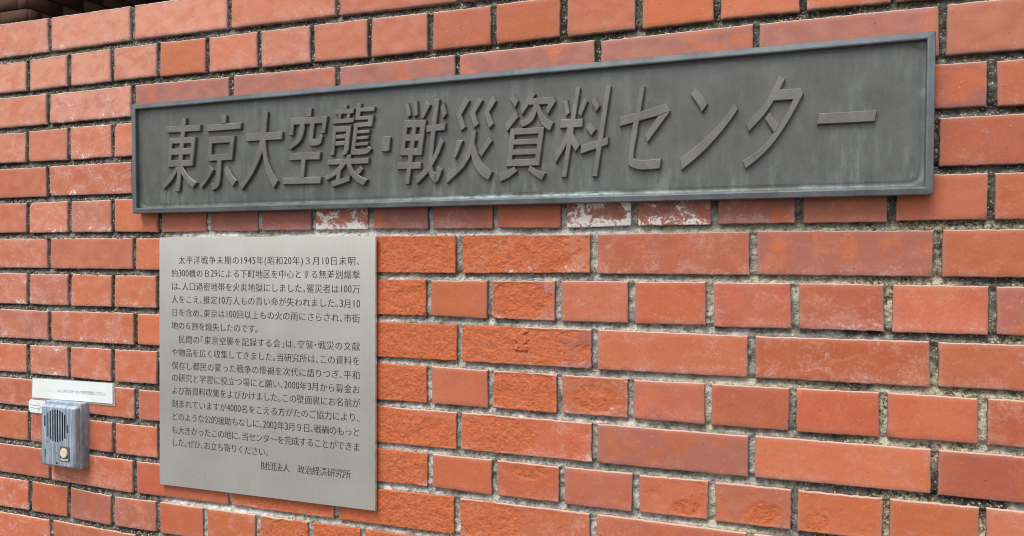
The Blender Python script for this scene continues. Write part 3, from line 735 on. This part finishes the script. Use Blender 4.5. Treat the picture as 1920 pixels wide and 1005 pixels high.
GLYPHS = [   # raised characters, stroke by stroke, in units of 0.01 mm on the plate (s, z)
[('p',[[(31188,-22931),(38931,-23001),(38785,-24135),(31270,-24083)]]),
 ('p',[[(34778,-21581),(35737,-21605),(34194,-34631),(33226,-34705)]]),
 ('p',[[(31925,-25064),(37838,-25114),(37691,-26220),(31815,-26105)]]),
 ('p',[[(31728,-26965),(37545,-26982),(37418,-28173),(31596,-28123)]]),
 ('p',[[(31487,-29033),(37291,-29101),(37164,-30212),(31398,-30245)]]),
 ('p',[[(31925,-25064),(32687,-25069),(32183,-30274),(31397,-30278)]]),
 ('p',[[(36910,-25100),(37838,-25114),(37164,-30212),(36440,-30217)]]),
 ('r',[[(33346,-30184),(32391,-31477),(31433,-32443),(30255,-33409)],[(34396,-30223),(33553,-31301),(32387,-32723),(30573,-34219)]]),
 ('r',[[(33767,-30200),(34748,-31722),(35746,-32991),(37153,-34182)],[(34815,-30156),(35854,-31512),(36786,-32398),(38023,-33142)]])],
[('p',[[(43525,-21616),(44561,-21647),(44419,-23117),(43402,-23140)]]),
 ('p',[[(40094,-23115),(47771,-23116),(47534,-24250),(40254,-24310)]]),
 ('p',[[(40759,-25262),(46295,-25303),(46155,-26497),(40655,-26475)]]),
 ('p',[[(40508,-28386),(45856,-28373),(45755,-29524),(40424,-29521)]]),
 ('p',[[(40759,-25262),(41548,-25270),(41235,-29537),(40424,-29521)]]),
 ('p',[[(45308,-25300),(46295,-25303),(45755,-29524),(45003,-29526)]]),
 ('r',[[(42547,-29314),(42238,-32702),(41934,-33260),(41247,-33401)],[(43509,-29304),(43141,-33054),(42597,-34202),(41386,-34705)]]),
 ('r',[[(41133,-30198),(40582,-31592),(39663,-32783),(38741,-33539)],[(41757,-31065),(41088,-32016),(40274,-33047),(39149,-34237)]]),
 ('r',[[(44005,-31145),(44401,-32206),(44996,-33191),(45846,-34132)],[(44663,-30397),(45297,-31352),(45889,-32256),(46676,-33082)]])],
[('p',[[(48613,-25085),(56223,-25124),(56035,-26486),(48689,-26473)]]),
 ('p',[[(52259,-21575),(53230,-21604),(52693,-26636),(51508,-26657)]]),
 ('r',[[(51547,-26264),(50930,-28606),(49905,-30545),(48739,-32331),(47408,-33646)],[(52693,-26321),(51965,-28651),(50812,-30975),(49515,-32834),(47740,-34774)]]),
 ('r',[[(51700,-26272),(52460,-30642),(53258,-32796),(54393,-34684)],[(52731,-26323),(53071,-29170),(54018,-31564),(55242,-33408)]])],
[('p',[[(61165,-21559),(61982,-21565),(61837,-23013),(61019,-23010)]]),
 ('p',[[(57768,-23003),(64999,-23065),(64857,-24213),(57675,-24177)]]),
 ('p',[[(57768,-23003),(58563,-23019),(58322,-25902),(57526,-25908)]]),
 ('p',[[(64196,-23047),(65035,-23067),(64537,-25870),(63749,-25875)]]),
 ('r',[[(59612,-24038),(59465,-25111),(58876,-26472),(57488,-27646)],[(60618,-24064),(60435,-25625),(59611,-27127),(57710,-28324)]]),
 ('r',[[(61619,-23921),(61419,-26138),(61347,-27364),(61801,-27816),(63066,-27829),(63785,-27450),(64107,-26351)],[(62560,-23944),(62308,-25876),(62217,-26485),(62344,-26706),(62886,-26703),(63336,-26511),(63641,-25976)]]),
 ('p',[[(57525,-28813),(63696,-28882),(63517,-30144),(57450,-30085)]]),
 ('p',[[(59886,-29919),(60800,-29926),(60435,-33028),(59573,-33031)]]),
 ('p',[[(56181,-32968),(63877,-32986),(63697,-34128),(56236,-34063)]])],
[('p',[[(67942,-21469),(68829,-21463),(68682,-22201),(67850,-22229)]]),
 ('p',[[(66455,-22141),(70115,-22133),(69932,-22962),(66456,-22973)]]),
 ('p',[[(66978,-22909),(67665,-22903),(67573,-23886),(67165,-23911)]]),
 ('p',[[(68683,-22885),(69382,-22880),(69236,-23872),(68573,-23881)]]),
 ('p',[[(65933,-23711),(70153,-23672),(70007,-24425),(65989,-24468)]]),
 ('p',[[(66083,-24874),(66793,-24849),(66273,-29581),(65579,-29632)]]),
 ('p',[[(66083,-24874),(69568,-24907),(69458,-25822),(66009,-25831)]]),
 ('r',[[(68647,-24904),(68317,-27196),(68133,-28702),(67670,-29160)],[(69568,-24907),(69202,-27398),(68873,-29213),(67912,-29762)]]),
 ('p',[[(66645,-26265),(68538,-26251),(68446,-26915),(66552,-26949)]]),
 ('p',[[(66552,-27317),(68354,-27309),(68225,-28036),(66459,-28066)]]),
 ('p',[[(70516,-21368),(71426,-21396),(71102,-24013),(70245,-24042)]]),
 ('p',[[(71063,-22115),(73951,-22111),(73773,-22836),(70973,-22820)]]),
 ('p',[[(70299,-23523),(73720,-23444),(73596,-24159),(70245,-24090)]]),
 ('p',[[(72659,-23475),(73720,-23444),(73382,-25246),(72517,-25261)]]),
 ('p',[[(70099,-24541),(73507,-24499),(73382,-25214),(70008,-25281)]]),
 ('r',[[(70081,-24746),(69699,-27581),(69462,-29239),(69792,-29682),(71618,-29696),(72703,-29490),(73333,-28779)],[(70848,-24757),(70486,-27303),(70286,-28402),(70487,-28729),(71616,-28748),(72341,-28655),(72702,-28325)]]),
 ('p',[[(70667,-25760),(72969,-25726),(72880,-26287),(70558,-26277)]]),
 ('p',[[(70522,-26750),(72790,-26708),(72700,-27223),(70431,-27252)]]),
 ('p',[[(70377,-27741),(72737,-27697),(72648,-28244),(70304,-28276)]]),
 ('p',[[(68688,-29603),(69572,-29577),(69426,-30509),(68597,-30524)]]),
 ('p',[[(65053,-30253),(72849,-30221),(72742,-31193),(64959,-31135)]]),
 ('r',[[(67579,-30914),(66648,-31840),(65712,-32449),(64583,-32975)],[(68726,-30911),(67765,-32040),(66649,-32882),(64810,-33707)]]),
 ('r',[[(68542,-30872),(69244,-32650),(70438,-33960),(71805,-34713)],[(69426,-30907),(70070,-32202),(71258,-33115),(72619,-33711)]]),
 ('p',[[(66798,-32567),(67635,-31988),(67450,-33709),(66612,-33843)]]),
 ('p',[[(65807,-33818),(69336,-33051),(69245,-33924),(65939,-34819)]]),
 ('p',[[(71256,-31421),(71802,-32026),(70985,-32995),(70308,-32401)]])],
[('p',[[(79249,-22211),(79943,-21817),(80385,-23858),(79766,-24243)]]),
 ('p',[[(80762,-21936),(81486,-21629),(81582,-23898),(80894,-24181)]]),
 ('p',[[(82963,-21728),(83805,-22426),(82521,-24568),(81980,-24165)]]),
 ('p',[[(79163,-24598),(83060,-24745),(82884,-25911),(79000,-25811)]]),
 ('p',[[(78855,-26831),(82742,-26951),(82583,-28024),(78692,-27916)]]),
 ('p',[[(78565,-29004),(82442,-29083),(82265,-30238),(78439,-30158)]]),
 ('p',[[(79163,-24598),(79894,-24625),(79192,-30173),(78439,-30158)]]),
 ('p',[[(82125,-24722),(83060,-24745),(82265,-30255),(81452,-30236)]]),
 ('p',[[(80714,-24656),(81493,-24685),(80763,-30223),(79961,-30206)]]),
 ('p',[[(79887,-29975),(80798,-29981),(80099,-34703),(79330,-34713)]]),
 ('p',[[(77980,-31235),(82213,-31319),(82090,-32366),(77834,-32294)]]),
 ('r',[[(84480,-21637),(83920,-25486),(83520,-29486),(83347,-32057),(83656,-33679),(84550,-34705)],[(85366,-21665),(84810,-25536),(84323,-29522),(84115,-31764),(84296,-32735),(84777,-33106)]]),
 ('p',[[(84550,-34705),(84759,-32912),(85040,-31960),(85838,-32598),(85435,-33737),(84958,-34557)]]),
 ('p',[[(83098,-25632),(86399,-25434),(86262,-26543),(83029,-26724)]]),
 ('p',[[(85458,-22934),(86161,-22213),(86606,-24043),(85904,-24799)]]),
 ('r',[[(85471,-27573),(84590,-29695),(83346,-31735),(82271,-32826),(81133,-33565)],[(86090,-28275),(85213,-30203),(84240,-31849),(83081,-33338),(81426,-34774)]])],
[('p',[[(89556,-21538),(90385,-22257),(89082,-24384),(89779,-26258),(88916,-26844),(88092,-24261)]]),
 ('p',[[(91784,-21660),(92585,-22342),(91316,-24252),(91935,-25906),(91119,-26521),(90340,-24192)]]),
 ('p',[[(94200,-21516),(94774,-22551),(93656,-24239),(94368,-25996),(93581,-26733),(92727,-24260)]]),
 ('p',[[(88330,-28114),(89319,-28289),(88061,-31040),(87641,-30705)]]),
 ('p',[[(93585,-27717),(94143,-28588),(92361,-30949),(91865,-30252)]]),
 ('r',[[(90641,-26967),(90270,-29157),(89414,-31016),(88204,-32397),(86369,-33448)],[(91496,-27013),(91212,-28886),(90533,-30747),(89419,-32442),(88034,-33663),(86602,-34814)]]),
 ('r',[[(90479,-29798),(91052,-32029),(92081,-33561),(93525,-34549)],[(91229,-28729),(91815,-30486),(92840,-32097),(94194,-33242)]])],
[('p',[[(96846,-22404),(97469,-21629),(98345,-22814),(97758,-23854)]]),
 ('p',[[(97940,-24127),(98355,-25200),(96502,-27336),(96165,-26155)]]),
 ('p',[[(100486,-21382),(101053,-22003),(98877,-25001),(98513,-23902)]]),
 ('p',[[(100087,-22578),(103771,-22541),(104139,-23277),(103856,-23651),(99848,-23573)]]),
 ('p',[[(102950,-23425),(104139,-23277),(102910,-25169),(102540,-24462)]]),
 ('r',[[(100705,-23430),(100258,-24702),(99612,-25429),(98423,-25897)],[(101591,-23457),(101147,-24833),(100426,-26089),(98885,-26862)]]),
 ('r',[[(100899,-23519),(101716,-26163),(102440,-27042),(103240,-27586)],[(101542,-23454),(102109,-24663),(102833,-25620),(103837,-26315)]]),
 ('p',[[(97079,-26903),(102408,-26933),(102268,-27900),(96951,-27870)]]),
 ('p',[[(96838,-28546),(102175,-28550),(102051,-29413),(96725,-29361)]]),
 ('p',[[(96629,-30054),(101958,-30049),(101834,-30928),(96516,-30902)]]),
 ('p',[[(96436,-31519),(101740,-31519),(101633,-32599),(96357,-32556)]]),
 ('p',[[(97079,-26903),(97903,-26901),(97218,-32557),(96357,-32556)]]),
 ('p',[[(101558,-26932),(102408,-26933),(101633,-32599),(100811,-32599)]]),
 ('p',[[(97680,-32543),(98176,-33334),(96861,-34249),(95401,-34856),(95061,-33567),(96691,-33080)]]),
 ('p',[[(100163,-32513),(101346,-33246),(102632,-33703),(102077,-34798),(100947,-34151),(99777,-33190)]])],
[('p',[[(105226,-23425),(105898,-23063),(106268,-25072),(105645,-25605)]]),
 ('p',[[(107058,-21479),(107833,-21505),(105800,-34416),(105014,-34435)]]),
 ('p',[[(108349,-22916),(108952,-23568),(107979,-25745),(107419,-25217)]]),
 ('p',[[(104862,-25966),(108289,-26047),(108141,-27279),(104711,-27242)]]),
 ('r',[[(105919,-27082),(105533,-28266),(104833,-29666),(103845,-31211)],[(106855,-27133),(106317,-28607),(105543,-30152),(104136,-32391)]]),
 ('p',[[(106699,-27125),(106861,-28260),(107846,-29808),(107154,-30826),(106400,-29589),(106079,-27768)]]),
 ('p',[[(109988,-22806),(110787,-24342),(110184,-25238),(109381,-23626)]]),
 ('p',[[(109244,-26446),(110213,-27720),(109485,-28619),(108589,-27378)]]),
 ('p',[[(107954,-29858),(112037,-28852),(111968,-30002),(107884,-31157)]]),
 ('p',[[(111497,-21595),(112370,-21615),(110403,-34491),(109625,-34480)]])],
[('r',[[(116374,-22008),(115784,-25657),(115271,-28398),(114777,-32403),(115090,-33179),(116281,-33708),(117528,-33781),(119339,-33681)],[(117205,-22055),(116673,-25436),(116178,-28446),(115641,-31675),(115853,-32169),(116550,-32335),(117795,-32358),(119575,-32252)]]),
 ('p',[[(113570,-26217),(120271,-24638),(120792,-25720),(119194,-26250),(113577,-27500)]]),
 ('p',[[(119058,-26297),(120792,-25720),(117573,-29965),(117193,-28913)]])],
[('p',[[(124173,-22566),(125262,-24027),(125819,-25043),(125015,-26198),(124415,-24977),(123507,-23704)]]),
 ('r',[[(129341,-24943),(128648,-26183),(127373,-27836),(125044,-30123),(122075,-32354)],[(129821,-26019),(128913,-27393),(127384,-29303),(125056,-31804),(122314,-34034)]])],
[('r',[[(134934,-21904),(133994,-24054),(132802,-25949),(130852,-28102)],[(135772,-22404),(134600,-24799),(133214,-26964),(131175,-29188)]]),
 ('p',[[(134058,-23707),(137751,-23806),(138082,-24482),(137045,-25218),(134137,-25218)]]),
 ('r',[[(137038,-24409),(136138,-26652),(135161,-28346),(134307,-29565),(132779,-31397),(130440,-33032)],[(138082,-24482),(137056,-26500),(135891,-28597),(134516,-30631),(132855,-32505),(130805,-34159)]]),
 ('p',[[(133882,-26652),(135162,-28416),(134440,-29572),(133192,-27528)]])],
[('p',[[(139888,-27231),(146805,-27224),(146574,-28653),(139696,-28643)]])],
]
THICK = 0.0052
def crom(P, n=4):
    """smooth curve through the points"""
    if len(P) < 4: return [Vector(p) for p in P]
    Q = [Vector(p) for p in P]
    Q = [Q[0] * 2 - Q[1]] + Q + [Q[-1] * 2 - Q[-2]]
    out = []
    for k in range(1, len(Q) - 2):
        a, b, c, d = Q[k - 1:k + 3]
        for t in [m / n for m in range(n)]:
            out.append(0.5 * ((2 * b) + (c - a) * t + (2 * a - 5 * b + 4 * c - d) * t * t + (3 * b - a - 3 * c + d) * t ** 3))
    return out + [Q[-2]]

def character(strokes):
    bm = bmesh.new()
    for k, (ty, L) in enumerate(strokes):
        if ty == 'p': pts = [Vector(p) for p in L[0]]
        else: pts = crom(L[0]) + crom(L[1])[::-1]
        pts = [p * 1e-5 for p in pts]
        area = sum(pts[m - 1].x * pts[m].y - pts[m].x * pts[m - 1].y for m in range(len(pts)))
        if area < 0: pts = pts[::-1]
        f = bm.faces.new([bm.verts.new((p.x, YP + .0012, H0 + p.y)) for p in pts])
        r = bmesh.ops.extrude_face_region(bm, geom=[f])
        vv = [v for v in r['geom'] if isinstance(v, bmesh.types.BMVert)]
        bmesh.ops.translate(bm, verts=vv, vec=(0, -THICK - .0012 - k * 2.5e-5, 0))
        top = [e for e in r['geom'] if isinstance(e, bmesh.types.BMEdge)]
        bmesh.ops.bevel(bm, geom=top, offset=.0009, segments=1, affect='EDGES')
    bmesh.ops.triangulate(bm, faces=[f for f in bm.faces if len(f.verts) > 4])
    return bm
dot = []
for (cx, cz, a0) in ((445, 900, 0), (-445, 900, 90), (-445, -900, 180), (445, -900, 270)):
    for k in range(6):
        a = math.radians(a0 + 18 * k)
        x, z = cx + 350 * math.cos(a), cz + 320 * math.sin(a)
        dot.append((75860 + x + .11 * z, -28150 + z))
GLYPHS.insert(5, [('p', [dot])])
for st_ in GLYPHS:
    bm_obj('raised_character', character(st_), M_LETTER, sign)

# ------------------------------------------------------------------ steel plaque
plaque = thing('information_plaque', 'brushed steel plaque engraved with sixteen lines of black Japanese text', 'plaque', (0.51, -0.002, H0 - 0.65))
bm = bmesh.new()
r = box_bm(bm, .2865, .7352, -.0080, -.0022, H0 - .8775, H0 - .4280)
for v in r['verts']:
    if v.co.z < H0 - .6 and v.co.x < .5: v.co.z -= .0022; v.co.x -= .0010
    if v.co.z < H0 - .6 and v.co.x > .5: v.co.z += .0020
bmesh.ops.bevel(bm, geom=list(bm.edges), offset=.0005, segments=2, affect='EDGES')
bm_obj('steel_plate', bm, M_STEEL, plaque)

GC = {}
def glyph_flat(ch):
    """flat filled glyph in em units: vertices (x, y), faces, advance"""
    if ch in GC: return GC[ch]
    if ch in ' \u3000':
        GC[ch] = (np.zeros((0, 2)), [], 1.0 if ch == '\u3000' else .5); return GC[ch]
    c = glyph_curve(ch)
    c.dimensions = '2D'; c.fill_mode = 'BOTH'; c.extrude = 0; c.resolution_u = 3
    c.offset = -.009
    xs = [p.co.x for s in c.splines for p in s.bezier_points]
    me = curve_to_mesh(c)
    V = np.array([(v.co.x, v.co.y) for v in me.vertices]); F = [tuple(p.vertices) for p in me.polygons]
    bpy.data.meshes.remove(me)
    if ch in '、。': adv = .48; V[:, 0] -= .02
    elif ch in '「」': adv = .52; V[:, 0] += (.26 - (V[:, 0].min() + V[:, 0].max()) / 2)
    elif ch in '・': adv = .5; V[:, 0] -= .25
    elif ord(ch) < 256:
        w = V[:, 0].max() - V[:, 0].min(); adv = .50
        if ch in '()': adv = .36
        sc_ = .40 / w if ch not in '()1' else 1.0
        V[:, 0] = (V[:, 0] - (V[:, 0].min() + V[:, 0].max()) / 2) * sc_ + adv / 2
        V[:, 1] = V[:, 1] * 1.12
    else: adv = 1.0
    GC[ch] = (V, F, adv)
    return GC[ch]

def text_line(name, txt, sL, sR, zc, em, y, mat, parent, zr=None, bold=.010):
    tot = sum(glyph_flat(ch)[2] for ch in txt)
    k = (sR - sL) / tot
    V, F, x, n = [], [], 0.0, 0
    zr = zc if zr is None else zr
    for ch in txt:
        g, f, adv = glyph_flat(ch)
        if len(g):
            for q, dx in enumerate((-bold, bold) if bold else (0,)):
                X = sL + (x + adv / 2) * k + (g[:, 0] - adv / 2 + dx) * em
                t = (X - sL) / (sR - sL)
                Z = zc + (zr - zc) * t + (g[:, 1] - .38) * em
                V.append(np.stack([X, np.full(len(X), y - q * .00012), H0 + Z], 1))
                F += [tuple(i + n for i in ff) for ff in f]
                n += len(X)
        x += adv
    me = np_mesh(name, np.concatenate(V), F, smooth_shade=False)
    return link_mesh(name, me, mat, parent)

EM = .0158
LINES = [('太平洋戦争末期の1945年(昭和20年)３月10日未明、', .3300, -.4688, -.4686), ('約300機のＢ29による下町地区を中心とする無差別爆撃', .3142, -.4927, -.4910),
('は、人口過密地帯を火炎地獄にしました。罹災者は100万', .3142, -.5163, -.5146), ('人をこえ、推定10万人もの貴い命が失われました。3月10', .3142, -.5397, -.5385),
('日を含め、東京は100回以上もの火の雨にさらされ、市街', .3142, -.5634, -.5624), ('地の６割を焼失したのです。', .3142, -.5871, -.5870),
('民間の「東京空襲を記録する会」は、空襲・戦災の文献', .3300, -.6117, -.6088), ('や物品を広く収集してきました。当研究所は、この資料を', .3142, -.6357, -.6322),
('保存し都民の蒙った戦争の惨禍を次代に語りつぎ、平和', .3142, -.6598, -.6560), ('の研究と学習に役立つ場にと願い、2000年3月から募金お', .3142, -.6818, -.6790),
('よび新資料収集をよびかけました。この壁面裏にお名前が', .3140, -.7050, -.7018), ('刻まれていますが4000名をこえる方がたのご協力により、', .3140, -.7289, -.7256),
('どのような公的援助もなしに、2002年3月９日、戦禍のもっと', .3140, -.7526, -.7497), ('も大きかったこの地に、当センターを完成することができま', .3138, -.7766, -.7738),
('した。ぜひ、お立ち寄りください。', .3138, -.7990, -.7990), ('財団法人\u3000政治経済研究所', .5100, -.8228, -.8203)]
for k, (txt, sL, zl, zr) in enumerate(LINES):
    sR = .7075
    if k == 5: sR = .5060
    if k == 14: sR = .5270
    if k == 15: sR = .6895
    text_line('engraved_text_line', txt, sL, sR, zl, EM, -.00815, M_INK, plaque, zr)

# ------------------------------------------------------------------ intercom
ic = thing('intercom', 'weathered blue-grey intercom box with speaker slots and a cream call button', 'intercom', (.058, 0.0, H0 - .806))
bm = bmesh.new()
box_bm(bm, .0100, .1040, -.0172, .004, H0 - .8690, H0 - .7430, .0022, 2)
bm_obj('back_box', bm, M_CASE, ic)

CX0, CX1, CZ0, CZ1, CYB, CYF = .0125, .1012, -.8655, -.7480, -.0176, -.0290
SLOTS = []          # (s, z0, z1, half width)
for k in range(8):
    s = .0325 + k * .00632
    t = abs(k - 3.5) / 3.5
    hl = .0315 - .0085 * t * t
    SLOTS.append((s, -.7870 - hl, -.7870 + hl, .00155))
SLOTS += [(.0248, -.7900, -.7690, .0009), (.0830, -.7990, -.7830, .0010), (.0262, -.8490, -.8340, .0010)]
def cover_mesh():
    nx, nz = 170, 210
    U, W = np.meshgrid(np.linspace(CX0, CX1, nx), np.linspace(CZ0, CZ1, nz), indexing='ij')
    hx, hz, r = (CX1 - CX0) / 2, (CZ1 - CZ0) / 2, .006
    xc, zc = U - (CX0 + CX1) / 2, W - (CZ0 + CZ1) / 2
    qx, qz = np.abs(xc) - hx + r, np.abs(zc) - hz + r
    d = -(np.hypot(np.maximum(qx, 0), np.maximum(qz, 0)) + np.minimum(np.maximum(qx, qz), 0) - r)      # depth inside the outline
    # pull the grid onto the rounded outline
    over_ = np.maximum(-d, 0)
    L = np.hypot(np.maximum(qx, 0), np.maximum(qz, 0)) + 1e-9
    U = U - np.sign(xc) * np.maximum(qx, 0) / L * over_; W = W - np.sign(zc) * np.maximum(qz, 0) / L * over_
    d = np.maximum(d, 0)
    Y = CYF + .0045 * (1 - np.clip(d / .0050, 0, 1)) ** 2.2
    inner = smooth(.006, .009, d)
    rib = .5 + .5 * np.cos((U - .0325) / .00632 * 2 * np.pi + np.pi)
    Y = Y - inner * (.00055 * rib) * smooth(.0905, .0890, U)
    slot = np.zeros_like(U)
    for s, a, b, hw in SLOTS:
        dz = np.maximum(np.maximum(a + hw - W, W - b + hw), 0)
        slot = np.maximum(slot, smooth(hw + .0003, hw - .0003, np.hypot(U - s, dz)))
    slot = np.maximum(slot, smooth(.0021, .0016, np.hypot(U - .0555, W + .8588)))
    slot = np.maximum(slot, smooth(.0010, .0006, np.hypot(U - .0560, W + .8390)))
    Y = Y + slot * .0055
    V = np.stack([U.ravel(), Y.ravel(), H0 + W.ravel()], 1)
    F = grid_faces(nx, nz)
    sf = slot.ravel()[F].mean(1)
    mi = (sf > .22).astype(int)
    n = nx * nz
    per = np.concatenate([np.arange(nx) * nz, (nx - 1) * nz + np.arange(1, nz), (np.arange(nx - 1)[::-1]) * nz + nz - 1, np.arange(1, nz - 1)[::-1]])
    bk = np.stack([U.ravel()[per], np.full(len(per), CYB), H0 + W.ravel()[per]], 1)
    b = n + np.arange(len(per))
    F2 = np.stack([np.roll(per, -1), per, b, np.roll(b, -1)], 1)
    return np_mesh('front_cover', np.concatenate([V, bk]), np.concatenate([F, F2]), mat_idx=np.concatenate([mi, np.zeros(len(F2), int)]))
cover = link_mesh('front_cover', cover_mesh(), [M_CASE, M_SLOT], ic)
bm = bmesh.new(); box_bm(bm, .0645, .0888, -.0306, -.0270, H0 - .8530, H0 - .8238, .0008, 1)
bm_obj('button_surround', bm, M_PANEL, ic)
bm = bmesh.new()
r = bmesh.ops.create_cone(bm, cap_ends=True, segments=40, radius1=.0093, radius2=.0093, depth=.003, matrix=Matrix.Translation((.0768, -.0315, H0 - .8362)) @ Matrix.Rotation(math.pi / 2, 4, 'X'))
bmesh.ops.bevel(bm, geom=[e for e in bm.edges if len(e.link_faces) == 2 and e.calc_face_angle(0) > 1], offset=.001, segments=2, affect='EDGES')
bm_obj('call_button', bm, M_BUTTON, ic)
bm = bmesh.new(); box_bm(bm, .0672, .0866, -.0313, -.0303, H0 - .8513, H0 - .8474, .0003, 1)
bm_obj('name_tag', bm, M_NAME, ic)

# ------------------------------------------------------------------ notice and arrow sticker
nt = thing('paper_notice', 'white laminated paper notice with one printed line above the intercom', 'notice', (.063, -0.001, H0 - .725))
def quad_slab(pts, y0, y1):
    bm = bmesh.new()
    a = [bm.verts.new((x, y0, H0 + z)) for x, z in pts]; b = [bm.verts.new((x, y1, H0 + z)) for x, z in pts]
    bm.faces.new(a); bm.faces.new(b[::-1])
    for k in range(4): bm.faces.new((a[k], b[k], b[(k + 1) % 4], a[(k + 1) % 4]))
    return bm
bm_obj('laminate_sheet', quad_slab([(-.0454, -.7468), (.1722, -.7452), (.1704, -.7020), (-.0444, -.7037)], -.0022, -.0010), M_LAM, nt)
bm_obj('paper_strip', quad_slab([(-.0428, -.7430), (.1672, -.7412), (.1673, -.7026), (-.0412, -.7054)], -.0030, -.0024), M_PAPER, nt)
text_line('faded_print', 'ご用の方', -.0245, .0195, -.7265, .0080, -.00315, M_TEXTYELLOW, nt, bold=.03)
text_line('printed_line', 'は、このインターホンでお呼び出しください。', .0262, .1520, -.7252, .0076, -.00315, M_TEXTBLACK, nt, zr=-.7238, bold=0)
st = thing('arrow_sticker', 'small white sticker with a double-lined arrow pointing at the intercom', 'sticker', (-.02, -0.001, H0 - .760))
bm = bmesh.new(); box_bm(bm, -.0530, .0100, -.0024, -.0010, H0 - .7732, H0 - .7478)
bmesh.ops.bevel(bm, geom=[e for e in bm.edges if abs(e.verts[0].co.y - e.verts[1].co.y) > .0005], offset=.003, segments=4, affect='EDGES')
bm_obj('sticker_sheet', bm, M_PAPER, st)
bm = bmesh.new()
def bar(bm, p, q, w, y=-.0026):
    p, q = Vector(p), Vector(q); d = (q - p).normalized(); n = Vector((-d.y, d.x)) * w / 2
    bm.faces.new([bm.verts.new((v.x, y, H0 + v.y)) for v in (p + n, p - n, q - n, q + n)])
bar(bm, (-.0483, -.7582), (-.0255, -.7592), .0007); bar(bm, (-.0483, -.7640), (-.0255, -.7644), .0007)
bar(bm, (-.0278, -.7535), (-.0205, -.7618), .0009, -.00265); bar(bm, (-.0280, -.7700), (-.0205, -.7612), .0009, -.0027)
bm_obj('printed_arrow', bm, M_TEXTBLACK, st)

# ------------------------------------------------------------------ tiled building behind
bd = thing('tiled_building', 'dark brown tile-clad building corner behind the wall, with an added roof and back wall for shade', 'building', (-2.2, 3.5, 0))
BX, BY = -2.01, 1.50
def tile_face(origin, ux, length, height, seed):
    """running bond of brick tiles on a vertical face; ux is the along-face direction, outward normal = ux x up"""
    ux = np.array(ux, float); nrm = np.array([ux[1], -ux[0], 0.0])
    V, F, R = [], [], []
    rng = random.Random(seed)
    tw, th, g_ = .233, .0692, .0022
    rows = int((height - origin[2]) / th)
    for r in range(rows):
        x = -(tw * .75 if r % 2 else tw * .25)
        while x < length:
            a, b = max(x + g_, 0), min(x + tw - g_, length)
            if b - a > .01:
                z0, z1 = r * th + g_ * 1.3, (r + 1) * th - g_ * 1.3
                base = len(V)
                o = rng.uniform(.009, .011)
                for dd in (0, 1):
                    e = .0012 * dd
                    for (p, z) in ((a + e, z0 + e), (b - e, z0 + e), (b - e, z1 - e), (a + e, z1 - e)):
                        V.append(np.array(origin) + ux * p + nrm * (o * dd) + np.array([0, 0, z]))
                        R.append(o * 500 - 4.5)
                F.append((base + 4, base + 5, base + 6, base + 7))
                for k in range(4): F.append((base + k, base + (k + 1) % 4, base + 4 + (k + 1) % 4, base + 4 + k))
            x += tw
    return np_mesh('tile', np.array(V), np.array(F), {'rnd': ('FLOAT', np.clip(R, 0, 1))}, smooth_shade=False)
link_mesh('tile_cladding', tile_face((BX - 2.33, BY, .033), (1, 0, 0), 2.33, 3.4, 3), M_TILE, bd)
link_mesh('tile_cladding', tile_face((BX, BY, .033), (0, 1, 0), 4.0, 3.4, 4), M_TILE, bd)
link_mesh('tile_cladding', tile_face((BX, BY + 4.0, .033), (1, 0, 0), 8.0, 3.4, 5), M_TILE, bd)  # cladding of the unseen back wall added for shade
bm = bmesh.new()
box_bm(bm, BX - 2.33, BX, BY, BY + 4.3, 0, 3.40)
box_bm(bm, BX + .002, BX + 8.2, BY + 4.0, BY + 4.3, 0, 3.40)  # unseen back wall, added to help darken the side face
bm_obj('wall', bm, M_GROUT, bd)
bm = bmesh.new(); box_bm(bm, BX - 2.6, BX + 8.4, BY - .35, BY + 4.5, 3.402, 3.75, .02)  # unseen roof slab added to keep sky light off the side face
bm_obj('shade_roof', bm, M_SHADE_ROOF, bd)

bpy.data.objects.remove(_to)
